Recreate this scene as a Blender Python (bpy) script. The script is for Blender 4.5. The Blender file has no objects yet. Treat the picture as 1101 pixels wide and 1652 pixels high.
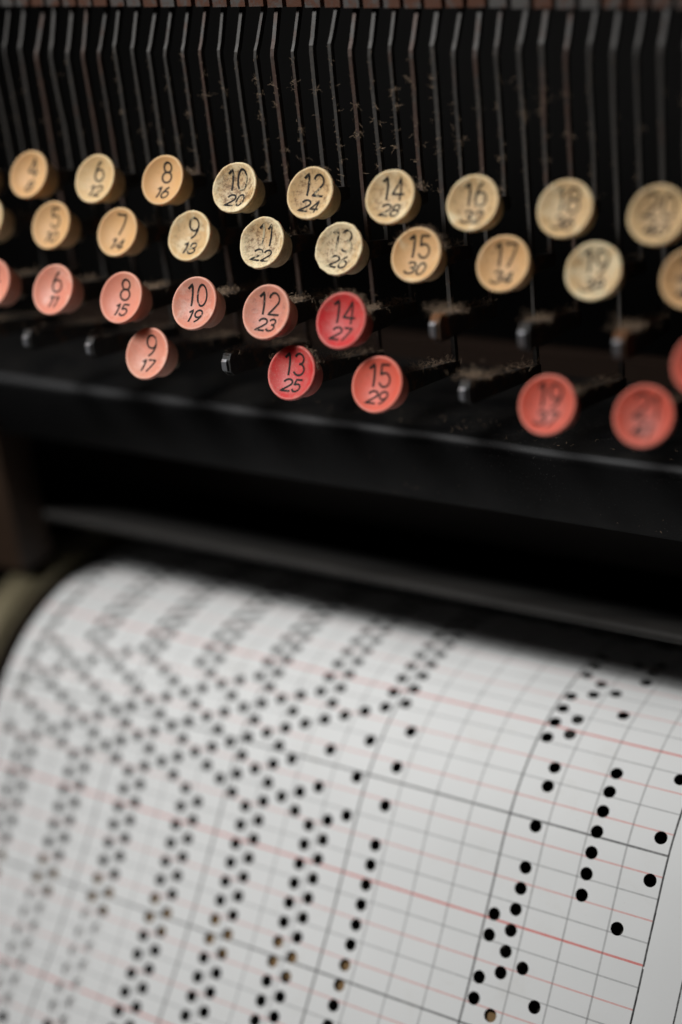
import bpy, bmesh, math, random
from mathutils import Vector, Matrix, noise

# ------------------------------------------------------------------ camera, light, exposure
U = 0.01                                   # working unit: one printed paper column = 10 mm
S = bpy.context.scene
COL = S.collection
CAM = Vector((10.659, -25.579, 24.701))
RIGHT = Vector((0.84640967, 0.52307475, -0.09991732))
DOWN = Vector((0.14636409, -0.40890139, -0.90076479))
FWD = Vector((-0.51202365, 0.74779172, -0.42265745))
cd = bpy.data.cameras.new('camera'); cam = bpy.data.objects.new('camera', cd); COL.objects.link(cam)
cam.matrix_world = Matrix(((RIGHT.x, -DOWN.x, -FWD.x, CAM.x * U), (RIGHT.y, -DOWN.y, -FWD.y, CAM.y * U),
                           (RIGHT.z, -DOWN.z, -FWD.z, CAM.z * U), (0, 0, 0, 1)))
cd.sensor_fit = 'VERTICAL'; cd.sensor_height = 36.0; cd.sensor_width = 24.0
cd.lens = 54.63; cd.clip_start = 0.01; cd.clip_end = 20
cd.dof.use_dof = True; cd.dof.focus_distance = 0.3490; cd.dof.aperture_fstop = 3.7; cd.dof.aperture_blades = 0
S.camera = cam
S.render.resolution_x, S.render.resolution_y = 682, 1024

W = bpy.data.worlds.new('World'); S.world = W; W.use_nodes = True
W.node_tree.nodes['Background'].inputs[0].default_value = (0.75, 0.85, 1.0, 1)
W.node_tree.nodes['Background'].inputs[1].default_value = 0.003

def area(name, loc, target, size, power, color, size_y=None):
    l = bpy.data.lights.new(name, 'AREA'); l.energy = power; l.color = color
    l.shape = 'RECTANGLE'; l.size = size; l.size_y = size_y or size
    o = bpy.data.objects.new(name, l); COL.objects.link(o)
    o.location = Vector(loc) * U
    o.rotation_euler = (Vector(target) - Vector(loc)).to_track_quat('-Z', 'Y').to_euler()
    return o
area('window_light', (-50, -53, 100), (-12, 3, 19), 0.20, 0.62, (1.0, 0.995, 0.985), 0.50).data.spread = math.radians(25)

S.view_settings.view_transform = 'Standard'; S.view_settings.look = 'None'
S.view_settings.exposure = 0; S.view_settings.gamma = 1
S.view_settings.use_curve_mapping = False

# ------------------------------------------------------------------ helpers
rnd = random.Random(7)
def V(*a): return Vector(a)
def tag(o, label=None, cat=None, group=None, kind=None):
    if label: o['label'] = label
    if cat: o['category'] = cat
    if group: o['group'] = group
    if kind: o['kind'] = kind
    return o
def empty(name, loc):
    o = bpy.data.objects.new(name, None); COL.objects.link(o); o.location = Vector(loc) * U
    o.empty_display_size = 0.005
    return o
def world_loc(o):
    p = Vector(o.location)
    while o.parent: o = o.parent; p = p + Vector(o.location)
    return p
def build(name, verts, faces, mat, parent=None, smooth=False, sharp=None, origin=None):
    """verts in working units, world space"""
    me = bpy.data.meshes.new(name)
    org = Vector(origin) * U if origin is not None else (Vector((0, 0, 0)) if parent is not None else Vector((0, 0, 0)))
    par = world_loc(parent) if parent is not None else Vector((0, 0, 0))
    base = par + org if parent is not None else org
    me.from_pydata([tuple(Vector(v) * U - base) for v in verts], [], faces)
    if smooth:
        for p in me.polygons: p.use_smooth = True
        if sharp: me.set_sharp_from_angle(angle=math.radians(sharp))
    me.materials.append(mat)
    o = bpy.data.objects.new(name, me); COL.objects.link(o)
    o.location = org
    if parent is not None: o.parent = parent
    return o
class MB:
    def __init__(s): s.v = []; s.f = []
    def add(s, vs, fs):
        n = len(s.v); s.v += [Vector(v) for v in vs]; s.f += [tuple(i + n for i in f) for f in fs]
    def box(s, a, b):
        (x0, y0, z0), (x1, y1, z1) = a, b
        s.add([(x0,y0,z0),(x1,y0,z0),(x1,y1,z0),(x0,y1,z0),(x0,y0,z1),(x1,y0,z1),(x1,y1,z1),(x0,y1,z1)],
              [(0,3,2,1),(4,5,6,7),(0,1,5,4),(1,2,6,5),(2,3,7,6),(3,0,4,7)])
    def prism(s, poly, x0, x1, x0b=None, x1b=None):
        """polygon in (y,z) extruded along x"""
        n = len(poly)
        vs = [(x0, y, z) for y, z in poly] + [(x1, y, z) for y, z in poly]
        fs = [tuple(range(n)), tuple(range(2 * n - 1, n - 1, -1))]
        fs += [(i, i + n, (i + 1) % n + n, (i + 1) % n) for i in range(n)]
        s.add(vs, fs)
    def strip(s, pts, hx, hy):
        """bar of rectangular section swept along pts; pts (x,y,z); half sizes: hx along X, hy across"""
        rings = []
        for i, p in enumerate(pts):
            a = Vector(pts[max(0, i - 1)]); b = Vector(pts[min(len(pts) - 1, i + 1)])
            t = (b - a).normalized(); X = Vector((1, 0, 0)); X = (X - t * X.dot(t)).normalized(); N = t.cross(X)
            p = Vector(p)
            rings.append([p - X * hx - N * hy, p + X * hx - N * hy, p + X * hx + N * hy, p - X * hx + N * hy])
        vs = [v for r in rings for v in r]; fs = []
        for i in range(len(rings) - 1):
            for k in range(4):
                fs.append((i*4+k, i*4+(k+1)%4, (i+1)*4+(k+1)%4, (i+1)*4+k))
        fs.append((3, 2, 1, 0)); m = (len(rings) - 1) * 4; fs.append((m, m+1, m+2, m+3))
        s.add(vs, fs)
    def tube(s, a, b, r0, r1, n=16):
        a, b = Vector(a), Vector(b); t = (b - a).normalized()
        u = t.orthogonal().normalized(); w = t.cross(u)
        vs = [a + (u * math.cos(2*math.pi*i/n) + w * math.sin(2*math.pi*i/n)) * r0 for i in range(n)]
        vs += [b + (u * math.cos(2*math.pi*i/n) + w * math.sin(2*math.pi*i/n)) * r1 for i in range(n)]
        fs = [(i, (i+1) % n, (i+1) % n + n, i + n) for i in range(n)]
        fs += [tuple(range(n - 1, -1, -1)), tuple(range(n, 2*n))]
        s.add(vs, fs)
    def build(s, name, mat, parent=None, **k): return build(name, s.v, s.f, mat, parent, **k)

# ------------------------------------------------------------------ materials
class NT:
    def __init__(s, name):
        s.m = bpy.data.materials.new(name); s.m.use_nodes = True; s.t = s.m.node_tree
        s.b = s.t.nodes['Principled BSDF']
    def n(s, typ, **kw):
        q = s.t.nodes.new(typ)
        for k, v in kw.items(): setattr(q, k, v)
        return q
    def l(s, a, b): s.t.links.new(a, b)
    def put(s, sock, v):
        if hasattr(v, 'is_linked') or hasattr(v, 'links'): s.l(v, sock)
        else: sock.default_value = v
    def math(s, op, a, b=0.0, c=None):
        q = s.n('ShaderNodeMath', operation=op); s.put(q.inputs[0], a); s.put(q.inputs[1], b)
        if c is not None: s.put(q.inputs[2], c)
        return q.outputs[0]
    def noise(s, vec, scale, detail=4, rough=.6, dist=0.0):
        q = s.n('ShaderNodeTexNoise'); s.l(vec, q.inputs['Vector']); q.inputs['Scale'].default_value = scale
        q.inputs['Detail'].default_value = detail; q.inputs['Roughness'].default_value = rough
        q.inputs['Distortion'].default_value = dist
        return q.outputs['Fac']
    def coord(s, seed=0.0, which='Object', scale=None):
        c = s.n('ShaderNodeTexCoord').outputs[which]
        m = s.n('ShaderNodeMapping'); s.l(c, m.inputs[0]); m.inputs[1].default_value = (seed * 0.137, seed * 0.071, seed * 0.053)
        if scale: m.inputs[3].default_value = scale
        return m.outputs[0]
    def ramp(s, fac, lo, hi):
        q = s.n('ShaderNodeMapRange', interpolation_type='SMOOTHSTEP'); s.l(fac, q.inputs[0])
        q.inputs[1].default_value = lo; q.inputs[2].default_value = hi
        return q.outputs[0]
    def mix(s, fac, a, b):
        q = s.n('ShaderNodeMix', data_type='RGBA'); s.put(q.inputs[0], fac)
        for i, v in ((6, a), (7, b)):
            if isinstance(v, tuple): q.inputs[i].default_value = (*v, 1) if len(v) == 3 else v
            else: s.l(v, q.inputs[i])
        return q.outputs[2]
    def bump(s, h, strength, dist):
        q = s.n('ShaderNodeBump'); s.l(h, q.inputs['Height']); q.inputs['Strength'].default_value = strength
        q.inputs['Distance'].default_value = dist; s.l(q.outputs[0], s.b.inputs['Normal'])
    def set(s, col=None, rough=None, metal=None, spec=None):
        if col is not None: s.put(s.b.inputs['Base Color'], (*col, 1) if isinstance(col, tuple) else col)
        if rough is not None: s.put(s.b.inputs['Roughness'], rough)
        if metal is not None: s.put(s.b.inputs['Metallic'], metal)
        if spec is not None: s.b.inputs['Specular IOR Level'].default_value = spec
        return s.m

def steel(name, base, rust, rust_amt, seed, rough=.55, metal=.4, dusty=0.35):
    t = NT(name); c = t.coord(seed)
    n1 = t.noise(c, 260, 5, .65); n2 = t.noise(c, 1500, 3, .7)
    r = t.ramp(n1, .62 - rust_amt * .35, .78 - rust_amt * .3)
    col = t.mix(r, base, rust)
    d = t.math('MULTIPLY', t.ramp(n2, .45, .75), dusty)
    col = t.mix(d, col, (.10, .085, .07))
    t.bump(n2, .35, .00015)
    return t.set(col, t.math('ADD', t.math('MULTIPLY', n1, .3), rough - .15), metal)

M_ROD = [steel('rod_steel_%d' % i, (.034, .031, .028), (.050, .026, .018), a, i * 3.1, .65, .1, .35)
         for i, a in enumerate((.1, .35, .2, .6, .3, .8))]
M_LEVER = steel('lever_steel', (.035, .033, .032), (.16, .07, .03), .25, 4, .5, .3, .4)
M_TIP = steel('bare_tip_steel', (.020, .020, .020), (.035, .02, .012), .4, 5, .7, .1, .3)
M_CLIP = steel('worn_clip_steel', (.17, .17, .18), (.07, .035, .02), .35, 15, .5, .4, .2)
M_RUST = steel('rusted_tip', (.05, .032, .02), (.24, .09, .022), .6, 9, .8, .1, .4)
M_TOOTH = [steel('comb_steel_%d' % i, (.10, .095, .09), (.105, .042, .024), a, 20 + i * 2.3, .6, .3, .3) for i, a in enumerate((.45, .85, .65))]
M_STEM = steel('stem_metal', (.12, .09, .06), (.12, .06, .03), .3, 6, .5, .5)

def paint_black():
    t = NT('black_enamel'); c = t.coord(1)
    n = t.noise(c, 90, 5, .6); f = t.noise(c, 2600, 2, .5); g = t.noise(c, 30, 3, .5)
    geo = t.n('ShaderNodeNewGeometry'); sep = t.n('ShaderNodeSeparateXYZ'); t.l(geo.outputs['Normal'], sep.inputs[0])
    up = t.ramp(sep.outputs[2], .25, .95)                       # dust settles on upward faces
    dust = t.math('MULTIPLY', up, t.math('MULTIPLY', t.ramp(n, .35, .7), .55))
    speck = t.math('MULTIPLY', t.ramp(f, .66, .74), t.ramp(g, .42, .62))
    col = t.mix(dust, (.004, .004, .0042), (.014, .0125, .011))
    edge = t.math('MULTIPLY', t.math('MULTIPLY', t.ramp(sep.outputs[2], .30, .60), t.ramp(sep.outputs[2], .985, .86)), t.math('ADD', .35, t.math('MULTIPLY', n, .9)))   # soft highlight on the rounded top edge, painted into the enamel colour
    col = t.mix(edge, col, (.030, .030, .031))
    scr = t.math('MULTIPLY', t.ramp(t.noise(t.coord(5, 'Object', (.15, 1, 1)), 700, 4, .7, 1.5), .70, .76), .30)
    col = t.mix(t.math('ADD', t.math('MULTIPLY', speck, .5), scr), col, (.16, .15, .14))
    t.bump(n, .2, .0003)
    return t.set(col, t.math('ADD', t.math('MULTIPLY', n, .3), .42), 0.0, .12)
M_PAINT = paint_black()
def simple(name, col, rough, metal=0., n_amp=.3, scale=120, seed=1, spec=.4, stretch=None):
    t = NT(name); c = t.coord(seed, 'Object', stretch); n = t.noise(c, scale, 5, .6)
    a = tuple(x * (1 - n_amp) for x in col); b = tuple(min(1, x * (1 + n_amp)) for x in col)
    t.bump(n, .15, .0003)
    return t.set(t.mix(n, a, b), rough, metal, spec)
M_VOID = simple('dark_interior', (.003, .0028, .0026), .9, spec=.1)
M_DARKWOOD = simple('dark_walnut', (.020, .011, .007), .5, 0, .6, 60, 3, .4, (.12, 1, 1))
M_SLAT = simple('oak_slat', (.15, .082, .022), .6, 0, .35, 80, 4, .3, (.1, 1, 1))
M_BRASS = simple('aged_brass', (.24, .205, .125), .38, .6, .7, 45, 5, .5)
M_POST = simple('brown_post', (.035, .02, .012), .5, .1, .4, 70, 6)
M_BAR = simple('dull_steel_bar', (.012, .0105, .009), .8, .1, .6, 130, 8)
M_PLATE = simple('pale_zinc', (.55, .55, .54), .6, 0, .1, 60, 9)
M_FELT = simple('grey_felt', (.07, .065, .058), .9)
M_DRUM = simple('dark_felt', (.012, .012, .010), .9)
M_DUST = simple('grey_brown_lint', (.27, .195, .135), 1.0, 0, .4, 400, 11, .1)

# ------------------------------------------------------------------ paper surface profile (y,z) against printed row k
TH0, K0, KAP, LOW, KAP2 = math.radians(51.5615), 3.57497, .09326528, .01331314, -.040
def theta(k): return TH0 - max(0, k - K0) * KAP - max(0, k - 12) * KAP2 + min(0, max(k, -11)) * LOW
_step = .05
_K = [-24 + _step * i for i in range(int(50 / _step) + 1)]
_P = [(0., 0.)]
for i in range(len(_K) - 1):
    t = theta(_K[i] + _step / 2); _P.append((_P[-1][0] + math.cos(t) * .5 * _step, _P[-1][1] + math.sin(t) * .5 * _step))
_i0 = min(range(len(_K)), key=lambda i: abs(_K[i])); _o = _P[_i0]
_P = [(y - _o[0], z - _o[1]) for y, z in _P]
def prof(k):
    f = (k - _K[0]) / _step; i = max(0, min(len(_K) - 2, int(f))); f -= i
    return (_P[i][0] * (1 - f) + _P[i+1][0] * f, _P[i][1] * (1 - f) + _P[i+1][1] * f)
def surf(x, k, off=0.0):
    y, z = prof(k); t = theta(k)
    return V(x, y - math.sin(t) * off, z + math.cos(t) * off)

# ------------------------------------------------------------------ structure: housing and black front frame
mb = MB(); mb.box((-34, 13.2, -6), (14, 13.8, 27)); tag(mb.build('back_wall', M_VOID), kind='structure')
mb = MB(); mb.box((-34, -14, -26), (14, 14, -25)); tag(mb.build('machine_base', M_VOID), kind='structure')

fr = empty('front_frame', (-9, 4.0, 8.7))
tag(fr, 'black enamelled frame rail with dusty top ledge running below the number keys', 'frame rail')
FY, FZ, FB = 3.55, 10.70, 8.72
FS = .42                                   # the front face leans back towards its foot
poly = [(8.6, FZ - .25), (8.6, FB - .1), (FY + FS + .35, FB - .1), (FY + FS + .05, FB - .02), (FY + FS, FB + .05)]
poly += [(FY + .01, FZ - .32)]
for a in range(0, 91, 15):
    r = .26; poly.append((FY + .01 + r - r * math.cos(math.radians(a)), FZ - r + r * math.sin(math.radians(a)) - .0))
mb = MB()
NX = 40
xs = [-34 + 48 * i / NX for i in range(NX + 1)]
n = len(poly); vs = []; fs = []
for i, x in enumerate(xs):
    for (y, z) in poly:
        w = noise.noise(V(x * .35, y, z)) * .03
        vs.append((x, y + w, z + w))
for i in range(NX):
    for k in range(n): fs.append((i*n+k, (i+1)*n+k, (i+1)*n+(k+1) % n, i*n+(k+1) % n))
fs.append(tuple(range(n))); fs.append(tuple(range(len(vs)-1, len(vs)-n-1, -1)))
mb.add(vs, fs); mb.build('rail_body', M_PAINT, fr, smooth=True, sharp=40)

# inner board seen in the gap between frame and roller
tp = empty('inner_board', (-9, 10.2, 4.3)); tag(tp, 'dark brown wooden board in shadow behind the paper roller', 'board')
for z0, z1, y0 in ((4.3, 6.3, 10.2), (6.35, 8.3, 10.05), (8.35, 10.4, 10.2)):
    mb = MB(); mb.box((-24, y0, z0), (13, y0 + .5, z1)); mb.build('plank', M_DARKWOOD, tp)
pb = empty('guide_plate', (-8, 6.2, 5.45)); tag(pb, 'dim grey steel guide plate with rounded front edge just above the paper roller', 'guide plate')
mb = MB(); mb.prism([(4.47, 5.76), (4.43, 5.83), (4.43, 5.91), (4.48, 5.98), (4.58, 6.0), (7.4, 4.85), (7.4, 4.65), (4.6, 5.76)], -20.6, 12)
mb.build('plate', M_BAR, pb, smooth=True, sharp=75)
ps = empty('side_post', (-21.8, 4, 4.25)); tag(ps, 'brown upright post at the far left above the roller end', 'post')
mb = MB(); mb.prism([(3.7, 4.25), (3.7, 10.4), (5.0, 10.4), (5.0, 4.25)], -23.2, -21.15); mb.build('post_body', M_POST, ps)

# ------------------------------------------------------------------ slotted comb rail at the top
cr = empty('comb_rail', (-9, 4.3, 20.3)); tag(cr, 'slotted steel comb rail with rusty teeth guiding the rods at the top', 'comb rail')
RZ = lambda x: 20.30 - .023 * (x + 8.2)
mb = MB(); mb.add([], [])
mb.prism([(4.15, 21.6), (4.15, 24), (5.6, 24), (5.6, 21.6)], -24, 4); mb.build('rail_plate', M_TOOTH[0], cr)
XP = 2.045 / 4
i = 0; x = -23.6
while x < 3.6:
    mb = MB(); z = RZ(x) + rnd.uniform(-.012, .012); w = XP * .385
    y0 = 4.2 + rnd.uniform(-.02, .02)
    mb.add([(x-w,y0,z),(x+w,y0,z),(x+w,y0+.7,z),(x-w,y0+.7,z),(x-w,y0,21.58),(x+w,y0,21.58),(x+w,y0+.7,21.58),(x-w,y0+.7,21.58)],
           [(0,3,2,1),(4,5,6,7),(0,1,5,4),(1,2,6,5),(2,3,7,6),(3,0,4,7)])
    mb.build('tooth', rnd.choice(M_TOOTH), cr); x += XP * .985; i += 1

# ------------------------------------------------------------------ number keys
PHI = math.radians(30)
AX = V(0, -math.cos(PHI), math.sin(PHI)); UP = V(0, math.sin(PHI), math.cos(PHI)); XX = V(1, 0, 0)
STEP = 2.0373
ROWX = {1: -8.486, 2: -8.677, 3: -8.839, 4: -9.174}
ROWY = {1: 2.46, 2: 2.062, 3: 0.804, 4: 0.633}
ROWZ = {1: 16.667, 2: 15.559, 3: 14.437, 4: 13.13}
POS = {1: {4: (-16.718, 16.774), 6: (-14.587, 16.746), 8: (-12.521, 16.792), 10: (-10.472, 16.698), 12: (-8.431, 16.657),
           14: (-6.394, 16.661), 16: (-4.424, 16.615), 18: (-2.350, 16.596), 20: (-0.410, 16.565)},
       2: {3: (-18.125, 15.674), 5: (-15.901, 15.648), 7: (-13.808, 15.592), 9: (-11.650, 15.624), 11: (-9.612, 15.583),
           13: (-7.572, 15.565), 15: (-5.635, 15.548), 17: (-3.598, 15.495), 19: (-1.603, 15.475), 21: (0.394, 15.465)},
       3: {4: (-17.043, 14.470), 6: (-15.013, 14.467), 8: (-12.911, 14.431), 10: (-10.773, 14.468), 12: (-8.807, 14.429),
           14: (-6.870, 14.399), 22: (1.117, 14.247)},
       4: {9: (-12.246, 13.183), 13: (-8.199, 13.139), 15: (-6.013, 13.107), 19: (-2.062, 13.111), 21: (-0.023, 13.123)}}
RODY, BENDZ = 3.985, 19.437
def rod_x(row, n):
    x1 = ROWX[1]
    return {1: x1 + (n - 12) / 2 * STEP, 2: x1 + (n - 12) / 2 * STEP, 4: x1 + (n - 12) / 2 * STEP - STEP / 4,
            3: x1 + (n - 12) / 2 * STEP - STEP / 4}[row]

# single-stroke engraved figures: polylines in a box 0..w x 0..1
def arc(cx, cy, rx, ry, a0, a1, n=14):
    return [(cx + rx * math.cos(math.radians(a0 + (a1 - a0) * i / n)), cy + ry * math.sin(math.radians(a0 + (a1 - a0) * i / n))) for i in range(n + 1)]
DIG = {'0': (.62, [arc(.31, .5, .29, .5, 90, 450, 28)]),
       '1': (.30, [[(.0, .80), (.2, 1.0), (.2, 0)]]),
       '2': (.62, [arc(.31, .72, .29, .28, 165, -35) + [(.02, 0), (.62, 0)]]),
       '3': (.58, [arc(.27, .76, .25, .24, 150, -85) , arc(.27, .27, .30, .27, 88, -150)]),
       '4': (.64, [[(.46, 0), (.46, 1.0), (.0, .26), (.64, .26)]]),
       '5': (.60, [[(.54, 1.0), (.10, 1.0), (.05, .56)] + arc(.28, .32, .29, .32, 130, -150)]),
       '6': (.60, [[(.45, 1.0), (.10, .50)] , arc(.30, .31, .29, .31, 90, 450, 26), arc(.52, .38, .51, .60, 120, 185, 8)]),
       '7': (.58, [[(.0, 1.0), (.58, 1.0), (.18, 0)]]),
       '8': (.58, [arc(.29, .76, .24, .24, 90, 450, 22), arc(.29, .27, .29, .27, 90, 450, 24)]),
       '9': (.60, [arc(.30, .69, .29, .31, 90, 450, 26), [(.585, .64), (.54, .42), (.40, .15), (.22, 0)]])}
DIG['6'] = (.60, [arc(.30, .31, .29, .31, 90, 450, 26), [(.015, .36), (.06, .58), (.20, .85), (.38, 1.0)]])

def dish(r, R, depth):
    ri = R * .90
    if r >= ri: return 0.
    q = r / ri
    return -depth * (1 - q ** 2.6)
def frame_pt(c, x, y, z): return c + XX * x + UP * y + AX * z

def numeral(text, c, R, depth, cy, h, slant, wid, stroke, mat, parent, jit):
    sp = .17; tot = sum(DIG[d][0] * wid for d in text) + sp * (len(text) - 1)
    x0 = -tot / 2; mb = MB()
    ca, sa = math.cos(jit), math.sin(jit)
    for d in text:
        w, lines = DIG[d]
        for ln in lines:
            pts = [((x0 + px * wid + (py - .5) * slant) * h, cy + (py - .5) * h) for px, py in ln]
            pts = [(a * ca - b * sa, a * sa + b * ca) for a, b in pts]
            # resample
            rs = [pts[0]]
            for a, b in zip(pts, pts[1:]):
                L = math.hypot(b[0]-a[0], b[1]-a[1]); m = max(1, int(L / .035))
                for q in range(1, m + 1): rs.append((a[0] + (b[0]-a[0]) * q / m, a[1] + (b[1]-a[1]) * q / m))
            vs = []; fs = []
            closed = math.hypot(rs[0][0]-rs[-1][0], rs[0][1]-rs[-1][1]) < 1e-4
            N = len(rs)
            for i, p in enumerate(rs):
                a = rs[i-1] if i > 0 else (rs[-2] if closed else rs[0]); b = rs[i+1] if i < N-1 else (rs[1] if closed else rs[-1])
                t = V(b[0]-a[0], b[1]-a[1], 0); t = t.normalized() if t.length > 1e-9 else V(1, 0, 0)
                e = 0.0
                if not closed and i in (0, N-1): e = stroke * .35 * (-1 if i == 0 else 1)
                for sgn in (-1, 1):
                    qx = p[0] - t.y * sgn * stroke * .5 + t.x * e; qy = p[1] + t.x * sgn * stroke * .5 + t.y * e
                    vs.append(frame_pt(c, qx, qy, dish(math.hypot(qx, qy), R, depth) + .006))
            for i in range(N - 1): fs.append((2*i, 2*i+2, 2*i+3, 2*i+1))
            mb.add(vs, fs)
        x0 += w * wid + sp
    return mb.build('numeral', mat, parent)

def button_mats(name, base, side, worn, wear, grime, seed, spec_white=0.0, gloss=.45, sub=.12):
    """plastic with its own wear: pale scuffed patches, brown grime, white dust specks"""
    t = NT(name); c = t.coord(seed)
    n1 = t.noise(c, 210, 6, .62, .4); n2 = t.noise(c, 820, 8, .82); n3 = t.noise(c, 1900, 3, .6); n4 = t.noise(c, 95, 3, .5)
    col = t.mix(t.ramp(n4, .35, .7), base, side)
    col = t.mix(t.math('MULTIPLY', t.ramp(n1, .62 - wear * .3, .74 - wear * .22), min(1, wear * 1.6)), col, worn)
    dq = t.n('ShaderNodeAttribute', attribute_name='dish_q').outputs['Fac']
    pit = t.ramp(t.math('ADD', dq, t.math('MULTIPLY', t.math('SUBTRACT', n1, .5), .55)), .92, .62)   # dirt lies in the dish, the rim is rubbed clean
    film = t.math('MULTIPLY', pit, t.math('ADD', .25, t.math('MULTIPLY', n2, .9)))
    col = t.mix(t.math('MULTIPLY', film, min(.85, grime * 1.05)), col, (.32, .185, .085) if base[1] > .3 else (.30, .13, .105))
    rim = t.math('MULTIPLY', t.ramp(t.math('ADD', dq, t.math('MULTIPLY', t.math('SUBTRACT', n2, .5), .3)), .86, .96), .20 + wear * .35)
    col = t.mix(rim, col, worn)
    gm = t.math('MULTIPLY', t.math('MULTIPLY', t.ramp(n2, .575 - grime * .13, .64 - grime * .1), min(1, grime * 1.15)), t.math('ADD', .35, t.math('MULTIPLY', pit, .65)))
    col = t.mix(gm, col, (.13, .068, .028) if base[1] > .3 else (.20, .06, .045))
    n5 = t.noise(c, 5200, 2, .5); n6 = t.noise(c, 150, 4, .6)
    haze = t.math('MULTIPLY', t.ramp(n6, .38, .66), spec_white * .75)
    col = t.mix(haze, col, (.40, .27, .22) if base[1] < .3 else (.5, .42, .32))
    sp = t.math('MULTIPLY', t.ramp(n5, .60, .70), spec_white * .8)
    col = t.mix(sp, col, (.62, .48, .42))
    if wear > .8:
        fl = t.math('MULTIPLY', t.ramp(n1, .30, .22), t.ramp(n2, .42, .55))
        col = t.mix(fl, col, (.03, .022, .015))
    h = t.math('ADD', t.math('MULTIPLY', n2, .6), t.math('MULTIPLY', n3, .25))
    t.bump(h, .22 + wear * .5, .00022)
    t.set(col, t.math('ADD', gloss - .08, t.math('MULTIPLY', n2, .3)), 0, .35)
    t.b.inputs['Subsurface Weight'].default_value = sub
    t.b.inputs['Subsurface Radius'].default_value = (.0016, .0008, .0004)
    t.b.inputs['Subsurface Scale'].default_value = 1.0
    # ink of the engraved figures, worn away in places down to the plastic
    q = NT(name + '_ink'); c = q.coord(seed + 3); a = q.noise(c, 420, 5, .7)
    f = q.ramp(a, .66 - wear * .20, .76 - wear * .2)
    q.set(q.mix(f, (.018, .015, .013), tuple(x * .55 for x in worn)), .7, 0, .2)
    return t.m, q.m

AMB = ((.64, .365, .155), (.66, .40, .185)); IVO = ((.70, .49, .255), (.64, .425, .20))
PINK = ((.72, .25, .165), (.70, .31, .21)); RED = ((.56, .020, .024), (.58, .030, .030)); COR = ((.70, .095, .055), (.68, .125, .08))
WORN = (.80, .66, .42)
STYLE = {(1,2): (AMB,.1,.1), (1,4): (AMB,.15,.15), (1,6): (IVO,.3,.25), (1,8): (AMB,.1,.12), (1,10): (IVO,.62,.72), (1,12): (IVO,.45,.62),
         (1,14): (IVO,.5,.5), (1,16): (IVO,.55,.5), (1,18): (IVO,.45,.42), (1,20): (IVO,.3,.5),
         (2,3): (IVO,.4,.2), (2,5): (AMB,.12,.15), (2,7): (AMB,.12,.12), (2,9): (IVO,.6,.35), (2,11): (IVO,.85,.66), (2,13): (IVO,.95,.6),
         (2,15): (AMB,.3,.2), (2,17): (AMB,.25,.3), (2,19): (IVO,.7,.42), (2,21): (AMB,.3,.6),
         (3,4): (PINK,.2,.1), (3,6): (PINK,.35,.15), (3,8): (PINK,.25,.15), (3,10): (PINK,.4,.3), (3,12): (PINK,.35,.4), (3,14): (RED,.05,.2), (3,22): (COR,.1,.2),
         (4,9): (PINK,.4,.2), (4,13): (RED,.1,.1), (4,15): (COR,.12,.15), (4,19): (COR,.15,.3), (4,21): (COR,.1,.4)}
DESC = {(1,4): 'amber key numbered 4, leftmost of the top row', (1,6): 'ivory key numbered 6 with a chipped rim in the top row',
        (1,8): 'smooth amber key numbered 8 over 16 in the top row', (1,10): 'grimy cream key numbered 10 over 20',
        (1,12): 'scuffed cream key numbered 12 over 24 in the top row', (1,14): 'worn cream key numbered 14 over 28 in the top row',
        (1,16): 'worn cream key numbered 16 over 32', (1,18): 'blurred cream key numbered 18 with brown stained dish',
        (1,20): 'blurred cream key at the right end of the top row',
        (2,3): 'pale cream key cut off by the left edge of the second row', (2,5): 'leftmost whole amber key of the second row, numbered 5', (2,7): 'amber key numbered 7 over 14, just left of whitish key 9',
        (2,9): 'whitish worn key numbered 9 over 18 in the second row', (2,11): 'pale key numbered 11 over 22 with white scraped patch',
        (2,13): 'badly worn pale key numbered 13 over 26', (2,15): 'smooth amber key numbered 15 over 30',
        (2,17): 'blurred amber key numbered 17 over 34, left of pale key 19', (2,19): 'pale cream key numbered 19 over 38 with brown dish',
        (2,21): 'amber key cut off by the right edge of the second row',
        (3,4): 'pink key cut off by the left edge above the bare levers', (3,6): 'leftmost whole pink key, numbered 6 over 11', (3,8): 'second whole pink key from the left, numbered 8 over 15',
        (3,10): 'dusty pink key numbered 10 over 19', (3,12): 'pink key numbered 12 over 23, directly left of the dark red key', (3,14): 'dark red key numbered 14 over 27 with lint on its top',
        (3,22): 'coral key cut off by the right edge', (4,9): 'pale salmon key numbered 9 over 17 in the lowest row',
        (4,13): 'red key numbered 13 over 25 speckled with dust', (4,15): 'coral key numbered 15 over 29, immediately right of red key 13',
        (4,19): 'coral key numbered 19 with a glint, left of the nearest coral key', (4,21): 'coral key numbered 21 over 41, nearest of the lowest row'}
BARE = {(3,16): 'rusty bare lever without a button right of red key 14', (3,18): 'bare lever tip without a button below amber key 17',
        (3,20): 'dusty bare lever without a button above coral key 19', (4,5): 'bare lever without a button at the far left of the lowest row',
        (4,7): 'bare lever without a button left of salmon key 9', (4,11): 'bare lever with shiny tip left of red key 13',
        (4,17): 'bare lever with bright tip between coral keys 15 and 19'}
HIDDEN = {(1,2): 'steel rod with its lever foot at the left edge beside key 4', (4,3): 'steel rod at the left edge rising to the comb rail',
          }
LINT = []          # (point, spread, count, length) gathered for the lint object

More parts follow.
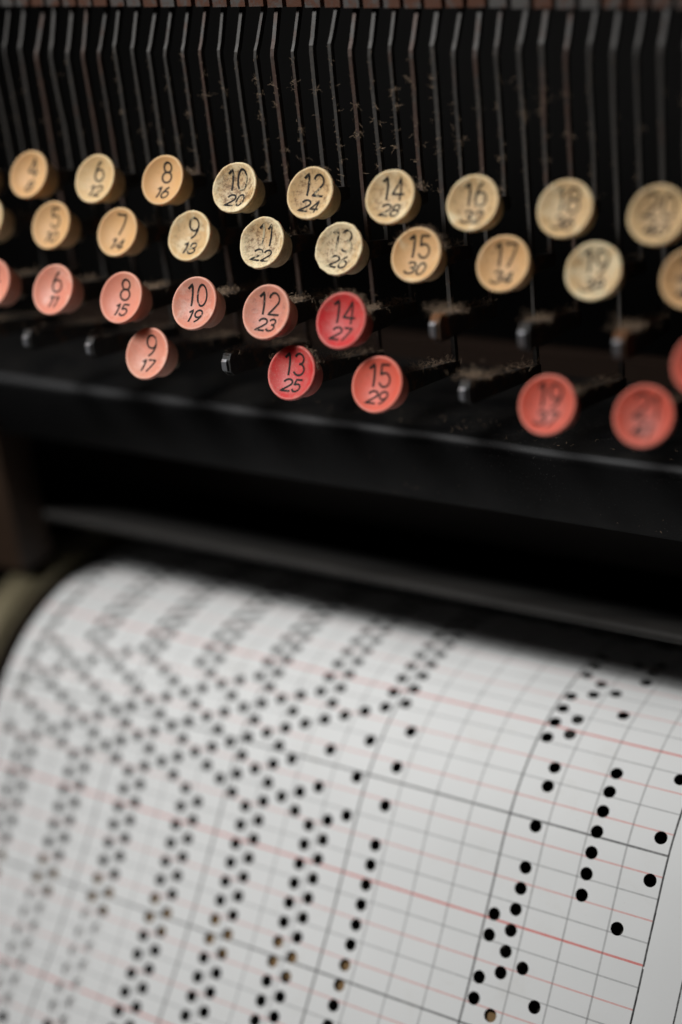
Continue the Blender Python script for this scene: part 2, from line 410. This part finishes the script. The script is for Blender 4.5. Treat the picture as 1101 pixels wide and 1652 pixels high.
def button(key, c, R, par):
    row, n = key; (base, side), wear, grime = STYLE[key]
    red = row >= 3
    wornc = WORN if not red else (.80, .48, .38)
    sw = {(3,14): .36, (4,13): .45, (3,10): .4, (3,12): .35, (2,15): .15, (4,15): .15}.get(key, .12 if red else .05)
    m, ink = button_mats('%s_plastic_%d' % ('red' if red else 'cream', n * 10 + row), base, side, wornc, wear, grime, row * 31 + n * 7.3, sw, .42 if red else .5)
    depth = .150 if red else .165
    # lathe profile: (r, z) z along the axis towards the front
    pr = [(R * .90 * q, dish(R * .90 * q, R, depth)) for q in (0.0001, .2, .38, .52, .64, .74, .83, .9, .96, 1)]
    pr += [(R * .935, .012), (R * .965, .010), (R * .99, -.012), (R, -.045), (R * .985, -.09), (R * .93, -.17), (R * .86, -.27),
           (R * .79, -.38), (R * .745, -.50), (R * .72, -.62), (R * .68, -.66), (.2, -.66)]
    seg = 44; vs = []; fs = []
    sd = V(row * 3.3, n * 1.7, 0); chip = .004 + .048 * max(0, wear - .2) * (0 if red else 1)
    for (r, z) in pr:
        for i in range(seg):
            a = 2 * math.pi * i / seg
            k = 1.0; dz = 0
            if r > R * .85 and z > -.15:
                q = noise.noise(V(math.cos(a) * 1.6, math.sin(a) * 1.6, 0) + sd) + .6 * noise.noise(V(math.cos(a) * 4.5, math.sin(a) * 4.5, 3) + sd)
                k = 1 + chip * q; dz = chip * .9 * min(0, q)
            vs.append(frame_pt(c, r * k * math.cos(a), r * k * math.sin(a), z + dz))
    np_ = len(pr)
    for j in range(np_ - 1):
        for i in range(seg): fs.append((j*seg+i, j*seg+(i+1) % seg, (j+1)*seg+(i+1) % seg, (j+1)*seg+i))
    fs = [tuple(reversed(f)) for f in fs]
    fs.append(tuple(range(seg))); fs.append(tuple(reversed(range((np_-1)*seg, np_*seg))))
    b = build('button', vs, fs, m, par, smooth=True, sharp=60)
    qa = b.data.attributes.new('dish_q', 'FLOAT', 'POINT')
    qa.data.foreach_set('value', [(r / R if z > -.2 else 1.0) for (r, z) in pr for _ in range(seg)])
    if key != (1, 2):
        top, bot = str(n), str(2 * n if row < 3 else 2 * n - 1)
        j = rnd.uniform(-.04, .04)
        h1 = .46 * R / .61; st = .049
        numeral(top, c, R, depth, .205, h1, 0.02, 1.0, st, ink, b, j)
        numeral(bot, c, R, depth, -.265, h1 * .58, .16, 1.28, st * .95, ink, b, j)
    return b

def make_key(row, n):
    key = (row, n)
    x, z = POS[row].get(n, (ROWX[row] + (n - 12) / 2 * STEP, ROWZ[row])); y = ROWY[row]
    rx = rod_x(row, n) + rnd.uniform(-.025, .025)
    has = key in STYLE
    lab = DESC.get(key) or BARE.get(key) or HIDDEN[key]
    bare = key in BARE
    p = empty('number_key' if has else 'bare_key_lever', (rx, RODY, z - .5))
    tag(p, lab, 'key' if has else 'lever', 'number keys' if has else 'levers without buttons')
    c = V(x, y, z); R = .601 if row < 3 else .621
    # lever: flat bar in the YZ plane sloping down to the rod, drifting sideways to its rod
    y0 = y + (.36 if not has else .50); top0 = z + (.10 if not has else -.02)
    slope = .22; hgt = .50 if row != 3 else .56
    N = 8; hx = .062
    lx = [x + (rx - x) * (i / N) for i in range(N + 1)]
    ly = [y0 + (RODY + .1 - y0) * i / N for i in range(N + 1)]
    vs = []; fs = []
    for i in range(N + 1):
        zt = top0 - slope * (ly[i] - y0); q = 1 - .45 * (i / N)
        for (sx, zz) in ((-1, 0), (1, 0), (1, -hgt * q), (-1, -hgt * q)): vs.append((lx[i] + sx * hx, ly[i], zt + zz))
    for i in range(N):
        for k in range(4): fs.append((i*4+k, i*4+(k+1) % 4, (i+1)*4+(k+1) % 4, (i+1)*4+k))
    fs.append((3, 2, 1, 0)); fs.append((N*4, N*4+1, N*4+2, N*4+3))
    build('lever', vs, fs, M_LEVER, p)
    zf = top0 - slope * (RODY - y0)
    if has:
        button(key, c, R, p)
        mb = MB(); mb.tube(c - AX * .60, c - AX * 1.12, .17, .15, 14); mb.build('stem', M_STEM, p)
    elif bare:
        # chamfered tip block that once carried the button
        w = .105; h0, h1 = top0 + .02, top0 - hgt - .01; ch = .13
        poly = [(y0 - .06, h1 + ch), (y0 - .06, h0 - ch), (y0 + .03, h0), (y0 + .34, h0 - .03), (y0 + .38, h1 + .05), (y0 + .06, h1)]
        mb = MB(); mb.prism(poly, x - w, x + w)
        tip = mb.build('tip', M_RUST if key in ((3, 16), (3, 20)) else M_TIP, p)
        mb = MB(); mb.prism([(y0 - .11, h1 + ch * 1.25), (y0 - .11, h0 - ch * 1.25), (y0 - .058, h0 - ch * .9), (y0 - .058, h1 + ch * .9)], x - w * .95, x + w * .3)
        mb.build('clip', M_CLIP, p)
    # rod: rises from the lever, bends backwards near the comb
    b1 = rnd.uniform(-.028, .028); bz = BENDZ + rnd.uniform(-.09, .09); tx = rnd.uniform(-.05, .05)
    pts = [(rx, RODY, zf - .08)]
    m = 5
    for i in range(1, m + 1):
        t = i / m; pts.append((rx + b1 * math.sin(t * 5) + rnd.uniform(-.006, .006), RODY + rnd.uniform(-.015, .015), zf + (bz - .1 - zf) * t))
    pts += [(rx, RODY + .015, bz + .03), (rx + tx * .2, RODY + .11, bz + .18), (rx + tx, RODY + .42, bz + .85), (rx + tx, RODY + .95, bz + 2.2)]
    mb = MB(); mb.strip(pts, rnd.uniform(.035, .050), .07)
    mb.build('rod', M_ROD[rnd.choice((0, 0, 1, 2, 2, 3, 4, 5))], p)
    # lint
    if row >= 3 or rnd.random() < .5:
        for i in range(1, N):
            dens = (60 if row >= 3 else 16) * (1.8 if i < 4 else .8)
            if row >= 3 and x < -14: dens *= .4
            LINT.append((V(lx[i], ly[i], top0 - slope * (ly[i] - y0) + .02), .10, int(dens), .12))
    for _ in range(3 + (6 if -14 < x < -3 else 0)):
        zz = rnd.uniform(max(zf, 16.0), 18.9); LINT.append((V(rx + rnd.choice((-.04, .04)), RODY - .07, zz), .02 + .03 * (_ % 3 == 0), rnd.choice((1, 2, 3, 5, 16)), .16))
    for _ in range(26 if -15 < x < -2 else 12):
        zz = rnd.uniform(zf, bz); LINT.append((V(rx + rnd.choice((-.04, .04)), RODY - .075, zz), .012, 2, .07))
    if bare:
        LINT.append((V(x, y0 + .2, top0 + .05), .14, 170 if key in ((3,16),(4,17),(3,20)) else 14, .15))
    if key in ((3, 14), (4, 13), (2, 15)):
        for a in range(15, 165, 6):
            q = math.radians(a); LINT.append((frame_pt(c, R * .97 * math.cos(q), R * .97 * math.sin(q), -.10), .06, 14, .11))
    return p

for n in range(2, 21, 2): make_key(1, n)
for n in range(3, 22, 2): make_key(2, n)
for n in range(4, 23, 2): make_key(3, n)
for n in range(3, 22, 2): make_key(4, n)

for _ in range(70):                         # stray fibres on the frame
    fx = rnd.uniform(-9, 3); fz = rnd.uniform(FB + .1, FZ - .35)
    LINT.append((V(fx, FY + FS * (FZ - fz) / (FZ - FB) - .01, fz), .004, 1, rnd.choice((.05, .08, .12, .25))))
    LINT.append((V(rnd.uniform(-12, 3), rnd.uniform(FY + .3, FY + 1.2), FZ + .01), .02, 2, .1))
# lint and dust fibres caught on levers, rods and buttons
vs = []; fs = []
for (p, spread, cnt, ln) in LINT:
    for _ in range(cnt):
        q = p + V(rnd.gauss(0, 1), rnd.gauss(0, 1), abs(rnd.gauss(0, .6))) * spread
        d = V(rnd.gauss(0, 1), rnd.gauss(0, .6), rnd.gauss(0, .8)).normalized()
        L = ln * rnd.uniform(.3, 1.3); w = rnd.uniform(.0012, .0032); k = 5
        side = d.cross(FWD).normalized() * w
        base = len(vs); a = q.copy()
        for i in range(k + 1):
            vs += [a - side, a + side]
            d = (d + V(rnd.gauss(0, .45), rnd.gauss(0, .45), rnd.gauss(0, .45))).normalized(); a = a + d * (L / k)
        for i in range(k): fs.append((base+2*i, base+2*i+1, base+2*i+3, base+2*i+2))
tag(build('lint', vs, fs, M_DUST), 'brown grey lint and dust fibres clinging to the levers and rods', 'lint', kind='stuff')

# ------------------------------------------------------------------ roller under the paper
RC = (5.31, -1.93); RR = 5.36
rl = empty('paper_roller', (-9, RC[0], RC[1])); tag(rl, 'dark roller under the punched paper with an aged metal end flange', 'roller')
def drum(x0, x1, r, name, mat, n=96, bevel=0):
    mb = MB(); prof_ = [(x0, r - bevel), (x0 + bevel, r), (x1 - bevel, r), (x1, r - bevel)] if bevel else [(x0, r), (x1, r)]
    vs = []; fs = []
    for (x, rr) in prof_:
        for i in range(n):
            a = 2 * math.pi * i / n; vs.append((x, RC[0] + rr * math.cos(a), RC[1] + rr * math.sin(a)))
    for j in range(len(prof_) - 1):
        for i in range(n): fs.append((j*n+i, j*n+(i+1) % n, (j+1)*n+(i+1) % n, (j+1)*n+i))
    fs.append(tuple(range(n))); fs.append(tuple(reversed(range(len(vs)-n, len(vs)))))
    mb.add(vs, fs); return mb.build(name, mat, rl, smooth=True, sharp=35)
drum(-20.7, 3, RR - .55, 'drum', M_DRUM)
drum(-20.86, -20.72, RR + .15, 'inner_ring', M_POST, 96, .03)
drum(-22.1, -20.87, RR + .62, 'flange', M_BRASS, 96, .16)
drum(-24.5, -22.1, 1.4, 'axle', M_BAR, 40)

# feed table below the flat part of the paper
ft = empty('feed_table', (-9, -4, -12)); tag(ft, 'dark feed table under the paper with brown slat seen through the holes', 'table')
def sheet(x0, x1, k0, k1, off, thick, name, mat, n=12):
    vs = []; fs = []
    for i in range(n + 1):
        k = k0 + (k1 - k0) * i / n
        for (x, o_) in ((x0, off), (x1, off), (x1, off - thick), (x0, off - thick)): vs.append(surf(x, k, o_))
    for i in range(n):
        for q in range(4): fs.append((i*4+q, i*4+(q+1) % 4, (i+1)*4+(q+1) % 4, (i+1)*4+q))
    fs.append((3, 2, 1, 0)); fs.append((n*4, n*4+1, n*4+2, n*4+3))
    return build(name, vs, fs, mat, ft)
sheet(-20.6, 2.4, -23, 2.2, -1.3, .3, 'table_board', M_DRUM, 20)
sheet(-20.6, 2.4, -5.85, -4.15, -.12, .2, 'slat', M_SLAT)
sheet(-20.6, -14.15, -12, -6.1, -.10, .1, 'zinc_plate', M_PLATE)
sheet(-20.6, 2.4, -3.9, 1.4, -.34, .1, 'felt_strip', M_FELT)

# ------------------------------------------------------------------ punched paper
HOLES = set()
def H(j, *ii):
    for i in ii: HOLES.add((j, i))
TOP, BOT = 21, -20
for j in (17, 21, 29, 33, 37): H(j, *range(BOT, 3))            # odd columns: hole centre at i+.23
H(25, *range(BOT, 2)); H(25, *range(3, 9))
for j in (18, 22, 26, 30, 34, 38): H(j, *range(BOT, 2), 3, 5, 7)  # even columns: i+.73
H(14, *range(BOT, 2), 3, 5, 7)
H(21, *range(3, 9)); H(29, *range(3, 8)); H(33, 3, 4, 5, 7, 8); H(37, 3, 5, 6, 7)
H(17, 8)
for j in (23, 27): H(j, *range(2, TOP))
H(31, *range(2, 7), *range(8, TOP)); H(35, 2, 3, 4, *range(6, TOP)); H(39, 2, *range(4, TOP))
H(19, 2, 3, *range(7, TOP)); H(15, *range(9, TOP))
for j in (16, 20, 24, 28, 32, 36): H(j, *range(8, TOP), 6, 4, 2)
H(7, 16, 15, 14, 12, 11, 10, 9, 0, -1, -3, -4); H(6, 13, 12, 10, 9, 7, 6, 4, 2, 1, 0, -1, -2, -3, -5)
H(5, 16, 13, -2, -5); H(4, 11, -4, 14, 15, 16); H(3, 8, 7, 6, 5, 4, 3, 2); H(1, 1); H(0, 8, 5, 3)
def paper_mat():
    t = NT('printed_paper'); at = t.n('ShaderNodeAttribute', attribute_name='print_uv')
    sep = t.n('ShaderNodeSeparateXYZ'); t.l(at.outputs['Vector'], sep.inputs[0]); u, k = sep.outputs[0], sep.outputs[1]
    def near(v, per, off, half):          # 1 within half of a multiple of per
        d = t.math('ABSOLUTE', t.math('SUBTRACT', t.math('FLOORED_MODULO', t.math('ADD', v, per / 2 - off), per), per / 2))
        return t.math('SUBTRACT', 1.0, t.ramp(d, half * .75, half * 1.3))
    c = t.coord(2); fib = t.noise(c, 900, 4, .6); cloud = t.noise(c, 40, 3, .5)
    ink = t.math('MULTIPLY', t.math('ADD', .45, t.math('MULTIPLY', t.noise(c, 900, 4, .75), .95)), t.math('ADD', .8, t.math('MULTIPLY', t.noise(c, 60, 2, .5), .4)))
    col = t.mix(t.math('MULTIPLY', cloud, .5), (.67, .675, .67), (.62, .625, .615))
    smu = t.math('MULTIPLY', t.ramp(t.noise(c, 75, 6, .72, .6), .55, .72), .22)
    col = t.mix(smu, col, (.55, .53, .49))
    spk = t.math('MULTIPLY', t.ramp(t.noise(c, 2400, 2, .5), .72, .78), .35); col = t.mix(spk, col, (.35, .32, .28))
    inside = t.math('LESS_THAN', u, 0.0)                       # printed block ends at the border line
    def lay(col, mask, ink_col, op):
        f = t.math('MULTIPLY', t.math('MULTIPLY', mask, ink), op); return t.mix(f, col, ink_col)
    red = t.math('MULTIPLY', near(k, 2, 0, .040), inside); gry = t.math('MULTIPLY', near(k, 2, 1, .040), inside)
    bred = t.math('MULTIPLY', near(k, 10, 0, .058), inside); bgry = t.math('MULTIPLY', near(k, 10, 5, .055), inside)
    col = lay(col, red, (.60, .17, .14), .58); col = lay(col, bred, (.60, .10, .08), .64)
    col = lay(col, gry, (.15, .15, .15), .48); col = lay(col, bgry, (.06, .06, .06), .72)
    vert = t.math('MULTIPLY', near(u, 1, 0, .024), inside); v4 = t.math('MULTIPLY', near(u, 4, 0, .032), inside)
    col = lay(col, vert, (.14, .14, .14), .50); col = lay(col, v4, (.09, .09, .09), .68)
    gap = t.math('SUBTRACT', 1.0, near(k, 60, -.09, .05))
    b = t.math('MULTIPLY', near(u, 60, 0, .020), gap); col = lay(col, b, (.025, .025, .025), .95)
    col = lay(col, near(u, 60, .93, .020), (.02, .02, .02), .95)
    t.bump(t.math('ADD', fib, t.math('MULTIPLY', cloud, 2.0)), .12, .0002)
    return t.set(col, .75, 0, .25)
M_PAPER = paper_mat()
verts = []; uv = []; idx = {}; faces = []
TK = .018
def vid(x, k, lay):
    key = (round(x * 2000), round(k * 2000), lay)
    if key not in idx:
        wav = .03 * noise.noise(V(x * .35, k * .22, 1.3)) + .012 * noise.noise(V(x * 1.1, k * .5, 3)) + .05 * noise.noise(V(x * .08, k * .07, 5))
        idx[key] = len(verts); verts.append(surf(x, k, wav - lay * TK)); uv.append((x, k, 0))
    return idx[key]
JS = range(-4, 41)
HR = .157
def col_x(j): return -(j + .5793) / 2
KLO, KHI = -22.5, 21.0
for j in JS:
    cx = col_x(j); fr_ = .23 if j % 2 else .73
    for i in range(-22, 20):
        ck = i + fr_
        ring = [(cx - .25, ck - .5), (cx, ck - .5), (cx + .25, ck - .5), (cx + .25, ck), (cx + .25, ck + .5), (cx, ck + .5), (cx - .25, ck + .5), (cx - .25, ck)]
        if (j, i) in HOLES:
            for lay in (0, 1):
                out = [vid(a, b, lay) for a, b in ring]
                cir = []
                for q in range(16):
                    a = math.radians(225 + q * 22.5); cir.append(vid(cx + HR * math.cos(a), ck + HR * 2 * math.sin(a), lay))
                for q in range(8):
                    f = (out[q], out[(q+1) % 8], cir[(2*q+2) % 16], cir[2*q+1], cir[2*q])
                    faces.append(f if lay == 0 else tuple(reversed(f)))
            for q in range(16):
                a0 = math.radians(225 + q * 22.5); a1 = math.radians(225 + (q+1) * 22.5)
                P = lambda a, l: vid(cx + HR * math.cos(a), ck + HR * 2 * math.sin(a), l)
                faces.append((P(a0, 0), P(a1, 0), P(a1, 1), P(a0, 1)))
        else:
            for lay in (0, 1):
                out = [vid(a, b, lay) for a, b in ring]; cc = vid(cx, ck, lay)
                for q in range(0, 8, 2):
                    f = (out[q], out[q+1], cc, out[(q-1) % 8])
                    faces.append(f if lay == 0 else tuple(reversed(f)))
pp = build('punched_paper', verts, faces, M_PAPER, smooth=True, sharp=40, origin=(-9, 2, 2))
at = pp.data.attributes.new('print_uv', 'FLOAT_VECTOR', 'POINT')
at.data.foreach_set('vector', [c for q in uv for c in q])
tag(pp, 'white squared paper with rows of round punched holes running over the roller', 'paper')
